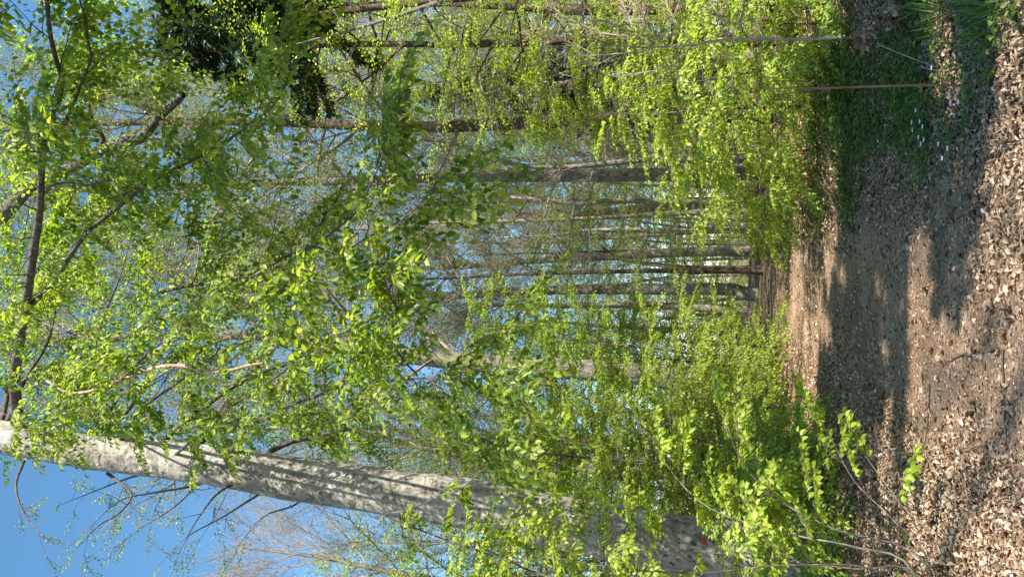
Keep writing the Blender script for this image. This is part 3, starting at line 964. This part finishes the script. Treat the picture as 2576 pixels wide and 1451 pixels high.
# right of the path
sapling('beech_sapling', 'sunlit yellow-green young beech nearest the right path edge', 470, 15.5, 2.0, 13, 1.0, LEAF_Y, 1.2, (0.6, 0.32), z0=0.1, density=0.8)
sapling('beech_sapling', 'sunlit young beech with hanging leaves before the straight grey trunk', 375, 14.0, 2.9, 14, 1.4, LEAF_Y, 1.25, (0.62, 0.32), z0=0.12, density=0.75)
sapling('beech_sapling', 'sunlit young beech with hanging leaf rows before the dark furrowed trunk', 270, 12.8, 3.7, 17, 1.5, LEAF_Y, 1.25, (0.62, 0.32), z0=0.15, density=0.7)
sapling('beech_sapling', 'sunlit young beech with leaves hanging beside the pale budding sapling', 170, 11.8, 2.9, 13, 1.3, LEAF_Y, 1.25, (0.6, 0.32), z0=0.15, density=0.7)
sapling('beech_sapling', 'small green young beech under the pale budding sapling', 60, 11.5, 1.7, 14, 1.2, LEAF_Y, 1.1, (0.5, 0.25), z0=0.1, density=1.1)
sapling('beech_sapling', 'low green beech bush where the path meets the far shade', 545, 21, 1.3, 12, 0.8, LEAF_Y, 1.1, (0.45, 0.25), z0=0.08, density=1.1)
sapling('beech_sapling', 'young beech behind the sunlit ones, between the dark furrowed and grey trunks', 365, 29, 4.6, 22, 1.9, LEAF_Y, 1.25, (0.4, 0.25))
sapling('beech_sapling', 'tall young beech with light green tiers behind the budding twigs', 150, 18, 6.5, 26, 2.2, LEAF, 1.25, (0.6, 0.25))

# leafy shrub close to the camera at the left: stems rising out of one stool
base = np.array([-3.15, 6.2, float(hills(-3.15, 6.2))])
root = thing('beech_shrub', 'leaning thin-stemmed beech shrub with big fresh leaves, closest to the camera', 'shrub', base)
w = Geo()
cr = Crown('near', 1.12, (0.6, 0.3))
for k, (lst, r) in enumerate([
        ([(2330, 1420, 6.4), (2100, 1330, 6.9), (1950, 1250, 7.2), (1860, 1150, 7.5), (1815, 1020, 7.7)], 0.011),
        ([(2300, 1440, 6.4), (2150, 1375, 6.7), (2000, 1345, 7.0), (1800, 1285, 7.3), (1700, 1200, 7.6), (1640, 1100, 7.8)], 0.011),
        ([(2340, 1430, 6.3), (2250, 1310, 6.5), (2150, 1210, 6.8), (2090, 1100, 7.0), (2060, 1050, 7.0)], 0.008),
        ([(2300, 1450, 6.5), (2150, 1430, 6.8), (1900, 1400, 7.1), (1700, 1375, 7.4), (1590, 1320, 7.6)], 0.010),
        ([(2380, 1420, 6.2), (2260, 1260, 6.4), (2180, 1150, 6.6)], 0.007),
        ([(2250, 1460, 6.4), (2000, 1420, 6.7), (1750, 1440, 6.8), (1500, 1420, 6.9), (1350, 1380, 7.0)], 0.009)]):
    g = Geo()
    pts = smooth_path(np.vstack([[base - [0, 0, 0.05]], px(lst)]), 26)
    tube(g, pts, np.linspace(r, 0.003, 26), 6, lump=0.05)
    g.build('stem', BARK_DULL if k in (1, 4) else BARK_TWIG, root, base, smooth=True)
    leafy(w, cr, pts, 0.002, 0.002, start=(0.55, 0.5, 0.7, 0.5, 0.8, 0.4)[k], gap=0.28, side=(0.2, 0.5), sides=3, spr=(0.35, 0.6), density=(1.7, 1.5, 0.8, 1.0, 0.5, 0.9)[k], lump=0)
cr.finish(w)
w.build('branches', BARK_TWIG, root, base)
cr.L.build('crown', LEAF_Y, root, base)

# arching thin twig crossing the lit part of the massive trunk belongs to a whip-thin sapling
lst = [(1500, 1470, 6.6), (1250, 1400, 6.6), (1050, 1330, 6.7), (970, 1295, 6.7), (1024, 1283, 6.7), (1084, 1258, 6.8), (1139, 1240, 6.8), (1184, 1210, 6.9), (1209, 1185, 6.9), (1244, 1168, 7.0), (1290, 1180, 7.0)]
b2 = gpt(1500, 6.6)
root = thing('beech_sapling', 'whip-thin sapling whose arching leafy tip crosses the lit massive trunk', 'sapling', b2)
pts = smooth_path(np.vstack([[b2], px(lst)]), 50)
g = Geo()
tube(g, pts, np.linspace(0.012, 0.003, 50), 6)
g.build('trunk', BARK_TWIG, root, b2, smooth=True)
w = Geo()
cr = Crown('sparse', 1.2, (0.45, 0.25))
leafy(w, cr, pts, 0.002, 0.002, start=0.45, gap=0.35, side=(0.15, 0.35), sides=3, spr=(0.3, 0.5), lump=0)
cr.finish(w)
w.build('branches', BARK_TWIG, root, b2)
cr.L.build('crown', LEAF, root, b2)

# pale budding sapling at the right
D = 9.6
b3 = gpt(93, D)
root = thing('budding_sapling', 'pale-barked sapling with upswept twigs and tan unopened buds', 'sapling', b3)
g = Geo()
st = smooth_path(np.vstack([[b3 - [0, 0, 0.05]], px([(2013, 100, D), (1926, 98, D), (1835, 100, D), (1786, 105, D), (1744, 114, D), (1683, 117, D), (1634, 121, D), (1613, 130, D), (1561, 135, D), (1501, 140, D),
                                                            (1428, 141, D), (1364, 158, D), (1288, 173, D)])]), 60)
tube(g, st, np.linspace(0.022, 0.003, 60), 8, lump=0.08)
g.build('trunk', BARK_PALE, root, b3, smooth=True)
w = Geo()
bud = Geo()
bp_, bd_, bn_, bs_ = [], [], [], []
for lst in ([(1680, 115), (1656, 102), (1607, 85), (1561, 70), (1531, 56), (1486, 52), (1440, 27), (1404, 5)], [(1631, 117), (1613, 103), (1561, 90), (1510, 82), (1470, 64), (1428, 46), (1388, 15)],
            [(1740, 112), (1725, 88), (1698, 52), (1680, 18), (1668, -10)], [(1831, 97), (1819, 73), (1813, 49), (1795, 15), (1783, -10)], [(1880, 98), (1868, 79), (1865, 49), (1874, 0), (1870, -20)],
            [(1926, 97), (1913, 82), (1910, 61), (1926, 6)], [(1744, 115), (1713, 146), (1683, 170), (1622, 182), (1546, 194)], [(1735, 120), (1695, 182), (1653, 212), (1592, 252), (1501, 297)],
            [(1630, 121), (1592, 118), (1537, 115), (1507, 106)], [(1607, 85), (1585, 49), (1565, 6)], [(1501, 140), (1440, 110), (1380, 90), (1330, 60)], [(1428, 141), (1400, 180), (1370, 230), (1350, 260)],
            [(1561, 135), (1500, 165), (1440, 200), (1400, 215)], [(1656, 102), (1620, 60), (1600, 20)]):
    e = U(-0.9, 0.9)
    c = smooth_path(np.array([P(a, b, D + e * (k / len(lst)) ** 0.8) for k, (a, b) in enumerate(lst)]), 22)
    tube(w, c, np.linspace(0.009, 0.002, 22), 5)
    for k in range(26):
        i = rng.integers(4, 22)
        t = unit(c[i] - c[i - 1])
        q = curve(c[i], t + Nrm(0, 0.5, 3), U(0.12, 0.42), 4, 0.3, 0.1)
        tube(w, q, np.linspace(0.004, 0.002, 4), 3)
        for m in range(4):
            j = rng.integers(1, 4)
            bp_.append(q[j])
            bd_.append(unit(q[j] - q[j - 1]) + Nrm(0, 0.35, 3))
            bn_.append(Nrm(0, 1, 3))
            bs_.append(U(0.025, 0.05))
w.build('branches', BARK_PALE, root, b3)
leaves(bud, np.array(bp_), np.array(bd_), np.array(bn_), np.array(bs_), U(0.2, 1, len(bp_)), True, 0.16, 0.1)
bud.build('buds', BUD, root, b3)

# straight brown stem and small things on the right bank
b4 = gpt(218, 5.6)
root = thing('bare_sapling', 'straight leafless brown sapling stem rising from the green ground cover', 'sapling', b4)
g = Geo()
top = P(2082, 222, 5.6)
pts = smooth_path([b4 - [0, 0, 0.05], b4 * 0.6 + top * 0.4 + [0.012, 0, 0], top, P(2000, 222, 5.6), P(1900, 224, 5.6)], 30)
tube(g, pts, np.concatenate([np.linspace(0.0095, 0.007, 18), np.linspace(0.006, 0.0025, 12)]), 8, lump=0.06)
g.build('trunk', bark_mat('brown_stem_bark', (0.22, 0.12, 0.06), (0.12, 0.06, 0.03), (0.3, 0.18, 0.1), 30, 0.3, bump=0.3), root, b4, smooth=True)
g = Geo()
for lst in ([(2082, 222), (2050, 245), (2013, 272)], [(2090, 221), (2030, 206), (1960, 204)], [(2080, 222), (1990, 236), (1930, 240)]):
    tube(g, smooth_path(np.array([P(a, b, 5.6 + 0.1 * k) for k, (a, b) in enumerate(lst)]), 10), np.linspace(0.005, 0.002, 10), 5)
g.build('branches', BARK_TWIG, root, b4)
for (X0, Y0), (X1, Y1), lab in (((2370, 172), (2204, 111), 'long pale dry stalk leaning over the shaded ground cover'), ((2366, 179), (2311, 168), 'short pale dry stalk beside the long leaning one')):
    a = gpt(Y0, 6.4)
    b = P(X1, Y1, 6.5)
    g = Geo()
    tube(g, smooth_path([a, (a + b) / 2 + [0, 0, 0.01], b], 8), np.linspace(0.005, 0.002, 8), 5)
    tag(g.build('dry_stalk', BARK_PALE, None, a), lab, 'stalk')
b5 = gpt(92, 7.0)
root = thing('withered_seedling', 'small dark seedling still carrying withered brown leaves', 'seedling', b5)
g = Geo()
pts = smooth_path([b5 - [0, 0, 0.03], P(2273, 73, 7), P(2207, 68, 7.05), P(2130, 66, 7.1)], 14)
tube(g, pts, np.linspace(0.008, 0.003, 14), 6)
g.build('stem', BARK_TWIG, root, b5)
cr = Crown('sparse', 1.3, (0.4, 0.2))
w = Geo()
for k in range(8):
    cr.spray(pts[4 + k], Nrm(0, 1, 3) * [1, 1, 0.2], 0.3, 0.8)
cr.finish(w)
w.build('branches', BARK_TWIG, root, b5)
cr.L.build('leaves', DRY, root, b5)

# ------------------------------------------------------------------ ground plants
g = Geo()


def herbs(n, xr, yr, size, hgt, keep=None, tm=0.45):
    x = U(*xr, n)
    y = yr[0] * (yr[1] / yr[0]) ** U(0, 1, n)
    k = (x - path_cx(y) > 1.25 + 0.35 * np.sin(y * 1.7)) | (x < -2.2)
    k &= np.sin(x * 1.9 + 0.6 * y) * np.sin(y * 1.3 - x) + U(-0.9, 1.0, n) > 0
    if keep is not None:
        k &= keep(x, y)
    x, y = x[k], y[k]
    m = len(x)
    foot = np.stack([x, y, hills(x, y)], -1)
    hh = hgt * U(0.3, 1.2, m)
    lf = 5
    for j in range(lf):
        a = U(0, 6.28, m)
        d = np.stack([np.cos(a), np.sin(a), U(-0.3, 0.5, m)], -1)
        p = foot + np.stack([0.02 * np.cos(a), 0.02 * np.sin(a), hh * U(0.6, 1, m)], -1)
        nn = np.stack([Nrm(0, 0.35, m), Nrm(0, 0.35, m), np.ones(m)], -1)
        leaves(g, p, d, nn, size * U(0.5, 1.25, m), np.clip(Nrm(tm, 0.25, m), 0, 1), True, 0.27, 0.1)


herbs(2300, (0.8, 5.2), (4.6, 8), 0.05, 0.12, tm=0.6)
herbs(3400, (0.8, 5.2), (6.6, 12), 0.055, 0.14)
herbs(3000, (0.8, 6.0), (8, 22), 0.075, 0.18)
herbs(1500, (1.0, 3.4), (8.5, 14), 0.06, 0.14, tm=0.35)
herbs(500, (-5.0, -2.2), (6, 20), 0.06, 0.12)
herbs(3000, (-10, 12), (20, 60), 0.12, 0.25, tm=0.6)
tag(g.build('ground_cover', HERB), kind='stuff')
g = Geo()
n = 330
cx_ = rng.choice(np.array([[1.75, 4.95], [1.9, 5.4], [2.05, 6.1], [1.62, 5.25], [2.3, 6.6]]), n)
x = cx_[:, 0] + Nrm(0, 0.09, n)
y = cx_[:, 1] + Nrm(0, 0.12, n)
p = np.stack([x, y, hills(x, y)], -1)
d = np.stack([Nrm(0, 0.45, n), Nrm(0, 0.45, n), np.ones(n)], -1)
leaves(g, p, d, Nrm(0, 1, (n, 3)), U(0.08, 0.26, n), np.clip(Nrm(0.7, 0.2, n), 0, 1), True, 0.022, 0.02)
tag(g.build('grass', HERB), kind='stuff')

for X, Y in ((2305, 278), (2315, 306), (2295, 308), (2322, 318), (2297, 327), (2312, 345), (2318, 362), (2325, 352), (2362, 362), (2385, 373), (2372, 398), (2210, 355), (2345, 170), (2412, 257), (2393, 258)):
    v = P(X, Y, 1.0) - CAMX
    dd = 8.0
    for _ in range(4):
        q = P(X, Y, dd)
        dd *= (CAM_H - hills(q[0], q[1]) - 0.14) / (CAM_H - q[2])
    q = P(X, Y, dd)
    f = np.array([q[0], q[1], float(hills(q[0], q[1]))])
    root = thing('anemone_flower', 'tiny white wood anemone open above the shaded green ground cover', 'flower', f, 'white wood anemones on the bank')
    g = Geo()
    tube(g, [f, (f + q) / 2 + [0.008, 0, 0], q], 0.0016, 4)
    g.build('stem', HERB, root, f)
    g = Geo()
    a = np.arange(6) / 6 * 6.283
    d = np.stack([np.cos(a), np.sin(a), 0.35 + 0 * a], -1)
    leaves(g, np.repeat(q[None], 6, 0), d, np.stack([0.2 * np.cos(a), 0.2 * np.sin(a), 1 + 0 * a], -1), np.full(6, 0.022), np.full(6, 0.5), True, 0.36, -0.08)
    g.build('petals', PETAL, root, f)


# ------------------------------------------------------------------ spruces
def spruce(label, x, y, h, Lmax, z0=1.5, dens=1.0, group=None, name='spruce_tree', pw=0.75):
    b = np.array([x, y, float(hills(x, y))])
    root = thing(name, label, 'tree', b, group)
    g = Geo()
    tr = smooth_path([b - [0, 0, 0.1], b + [0.05, 0, h * 0.5], b + [0, 0.05, h]], 20)
    tube(g, tr, np.linspace(0.012 * h, 0.02, 20), 10, lump=0.05, flare=(0.5, 0.4, 4))
    g.build('trunk', BARK_BROWN, root, b, smooth=True)
    w, nd = Geo(), Geo()
    pl, dl, nl, sl = [], [], [], []
    z = z0
    while z < h - 0.3:
        f = (z - z0) / (h - z0)
        L = Lmax * (1 - f) ** pw * U(0.85, 1.15) + 0.2
        nb = 6
        a0 = U(0, 6.28)
        for k in range(nb):
            a = a0 + k * 6.283 / nb + U(-0.25, 0.25)
            l = L * U(0.75, 1.1)
            c = curve(b + [0, 0, z + U(-0.15, 0.15)], [math.cos(a), math.sin(a), 0.15 - 0.35 * (1 - f)], l, 7, 0.05, 0.05)
            tube(w, c, np.linspace(0.02, 0.005, 7), 4)
            m = int(26 * l * dens)
            t = U(0.12, 1, m)
            i = np.minimum((t * 6).astype(int), 5)
            p = c[i] + (c[i + 1] - c[i]) * (t * 6 - i)[:, None]
            dr = unit(c[-1] - c[0])
            sd = np.array([-dr[1], dr[0], 0]) * np.where(U(0, 1, m) < 0.5, 1, -1)[:, None]
            d = sd * U(0.2, 1, m)[:, None] + dr * 0.7 + np.stack([0 * t, 0 * t, -U(0.1, 1.3, m)], -1)
            pl.append(p)
            dl.append(d)
            nl.append(Nrm(0, 0.6, (m, 3)) + [0, 0, 0.8])
            sl.append(U(0.18, 0.5, m) * (0.5 + 0.5 * min(1, l)))
        z += U(0.32, 0.5)
    w.build('branches', BARK_BROWN, root, b)
    P_, D_, N_, S_ = (np.concatenate(q) for q in (pl, dl, nl, sl))
    for r in range(3):                       # each twig bears three narrow needle fans
        leaves(nd, P_ + unit(D_) * S_[:, None] * 0.2 * r, D_ + Nrm(0, 0.3, D_.shape), N_ + Nrm(0, 0.7, N_.shape), S_ * (1 - 0.2 * r), np.clip(Nrm(0.4, 0.25, len(P_)), 0, 1), False, 0.09)
    nd.build('crown', NEEDLE, root, b)
    return root


q = P(500, 75, 19)
spruce('big dark spruce filling the sky beside the broken overhead limb', q[0], 19, 18.6, 3.0, 13.4, 2.8)
q = P(1100, 238, 33)
spruce('dark spruce half hidden behind the furrowed brown trunk', q[0], 33, 16, 2.6, 3, 1.6)
q = P(1200, 330, 56)
spruce('farther dark spruce between the furrowed brown trunk and the grey trunk', q[0], 56, 20, 3.2, 2)
spruce('dense spruce standing right of the camera that shades the middle of the path', 9.1, 0.4, 20, 4.0, 0.8, 2.6, pw=0.72)


# ------------------------------------------------------------------ woods further back: a few kinds, repeated
def proto(name, label, h, r0, bark, mat, group, nb, Lmax, z0, kind='far', leaf=1.2, tint=(0.5, 0.25), bare=None, cat='tree', **kw):
    b = np.zeros(3)
    root = thing(name, label, cat, b, group)
    tp = curve([0, 0, -0.3], [Nrm(0, 0.04), Nrm(0, 0.04), 1], h, 24, 0.03, 0.03)
    rad = r0 * (1 - 0.8 * np.linspace(0, 1, 24))
    g = Geo()
    tube(g, tp, rad, 9, lump=0.06, flare=(0.5, 0.5, 4))
    g.build('trunk', bark, root, b, smooth=True)
    w = Geo()
    cr = Crown(kind, leaf, tint)
    auto_crown(tp, rad, w, cr, z0, h, nb, Lmax, bare=bare, **kw)
    cr.finish(w)
    w.build('branches', bark, root, b)
    cr.L.build('crown', mat, root, b)
    return root


def put(o, spots, first=[None]):
    for k, (x, y, s) in enumerate(spots):
        loc = (x, y, float(hills(x, y)))
        rz = U(0, 6.28)
        if k == 0:
            o.location = loc
            o.rotation_euler = (0, 0, rz)
            o.scale = (s, s, s)
        else:
            copy_tree(o, loc, rz, s)


def spots(n, y0, y1, w=0.52, s=(0.8, 1.25), side=0, gap=2.2):
    out = []
    while len(out) < n:
        y = U(y0, y1)
        x = U(-w * y, w * y)
        if side and x * side < 0:
            continue
        if abs(x - path_cx(y)) < gap and y < 60:
            continue
        if any((x - a) ** 2 + (y - b) ** 2 < 4 for a, b, _ in out):
            continue
        out.append((x, y, U(*s)))
    return out


pA = proto('woodland_tree', 'light green slender tree in the woods beyond the end of the path', 19, 0.17, BARK_HAZE, LEAF_FAR, 'light green trees in the far woods', 26, 4.2, 4, leaf=1.3, tint=(0.45, 0.25), sp=(1.2, 1.8))
put(pA, spots(18, 46, 95) + [(P(0, y, d)[0], d, s_) for y, d, s_ in ((700, 72, 0.9), (800, 66, 0.95), (640, 84, 1.0), (755, 90, 1.0), (600, 60, 0.85), (850, 58, 0.9), (540, 52, 0.9), (480, 64, 1.0), (880, 42, 0.85), (650, 50, 0.8), (560, 42, 0.8), (780, 80, 1.1), (950, 47, 0.95), (450, 46, 0.9), (720, 100, 1.2), (670, 68, 0.95))])
pB = proto('woodland_tree', 'greyish tree just coming into leaf in the far woods', 22, 0.2, BARK_HAZE, LEAF_FAR, 'budding trees in the far woods', 28, 5.0, 5, bare=(13, 1.5, 7, 0.085), tint=(0.6, 0.25), el=(0.2, 0.9), up=0.04)
put(pB, spots(14, 40, 90) + [(P(0, y, d)[0], d, s_) for y, d, s_ in ((170, 31, 0.95), (390, 49, 1.1), (330, 44, 1.2), (620, 48, 1.05), (800, 50, 1.0), (1000, 37, 1.1), (1230, 39, 1.05), (1060, 46, 1.2), (40, 38, 1.1), (520, 40, 0.9), (300, 36, 1.4), (570, 39, 1.4), (660, 43, 1.45), (900, 38, 1.3))])
pC = proto('understory_bush', 'leafy green bush in the understory of the far woods', 4.5, 0.04, BARK_TWIG, LEAF_Y, 'understory bushes in the far woods', 22, 2.2, 0.3, leaf=1.1, tint=(0.35, 0.25), cat='bush', sp=(0.8, 1.3), shape='flat')
put(pC, spots(26, 26, 70, s=(0.5, 1.15), gap=3.0) + [(P(0, y, d)[0], d, s_) for y, d, s_ in ((690, 62, 0.8), (735, 70, 1.0), (790, 60, 0.7), (830, 50, 0.7), (640, 55, 0.8), (770, 78, 1.1), (600, 46, 0.7), (710, 84, 1.2), (550, 40, 0.6)) + tuple((y, d, 1.0 + 0.3 * math.sin(y)) for y, d in zip(range(330, 1120, 42), (74, 88, 70, 82, 92, 76, 66, 86, 72, 94, 78, 68, 90, 80, 71, 85, 75, 69, 93)))])
pD = proto('understory_bush', 'brownish bush of fine twigs with few leaves in the understory', 5.0, 0.04, BARK_HAZE, LEAF_FAR, 'twiggy understory bushes', 22, 2.0, 0.4, bare=(10, 0.9, 4, 0.06), tint=(0.75, 0.25), cat='bush', el=(0.4, 1.1), up=0.1, shape='flat')
put(pD, spots(14, 20, 45, s=(0.6, 1.2), gap=3.0))
pE = proto('woodland_beech', 'tiered fresh green beech among the tall trunks', 15, 0.12, BARK_GREY, LEAF_Y, 'fresh green beeches among the trunks', 30, 3.6, 2.5, leaf=1.15, tint=(0.5, 0.28), sp=(1.0, 1.6), el=(-0.1, 0.35), up=-0.04)
put(pE, [(P(0, 60, 27)[0] + 0.5, 27, 0.95), (9.8, 31, 1.0), (9.2, 36, 0.9), (10.0, 23, 0.95), (8.8, 27, 1.0), (12, 25, 1.1), (8.2, 17.6, 0.92), (7.2, 15.2, 0.6), (1.0, 36, 0.7), (-1.6, 47, 0.85), (3.0, 52, 0.9), (-4.0, 31, 0.75), (-6.3, 26, 0.9), (-9.0, 24, 1.0), (-7.5, 30, 1.0), (-11.5, 33, 1.1), (-4.8, 36, 0.8), (-14, 27, 0.9), (2.6, 33, 0.62), (-2.9, 40, 0.7), (3.4, 46, 0.8), (1.2, 58, 0.9), (4.9, 27, 0.7)])
# the edge of the woods far off, one mass
w = Geo()
cr = Crown('far', 4.0, (0.4, 0.3), twigs=False)
for k in range(150):
    y = U(98, 165)
    x = U(-0.75, 0.75) * y
    h = U(12, 24)
    z = float(hills(x, y))
    tube(w, [[x, y, z - 0.3], [x + U(-0.4, 0.4), y, z + h * 0.5], [x + U(-0.8, 0.8), y, z + h]], [0.22, 0.15, 0.03], 5)
    ts = U(-0.25, 0.25)
    for j in range(26):
        f = U(0.05, 1) ** 0.8
        a = U(0, 6.28)
        r = (1.15 - f) * U(0.1, 2.6)
        cr.spray([x + math.cos(a) * r, y + math.sin(a) * r, z + h * f], [math.cos(a), math.sin(a), U(-0.2, 0.5)], U(2.0, 3.2), 0.4, ts)
cr.finish(w)
o = cr.L.build('far_woods', LEAF_FAR)
o.data.materials.append(BARK_HAZE)
tag(o, kind='stuff')
tag(w.build('far_trunks', BARK_HAZE), kind='stuff')
# trees behind the camera, to the right: they throw the dappled shade
pF = proto('woodland_beech', 'open-crowned beech behind the camera that dapples the foreground with shade', 19, 0.25, BARK_BEECH, LEAF, 'beeches behind the camera', 22, 4.5, 7, leaf=1.2, sp=(1.0, 1.5))
put(pF, [(11, -7.5, 1.0), (14.5, -14, 1.05)])
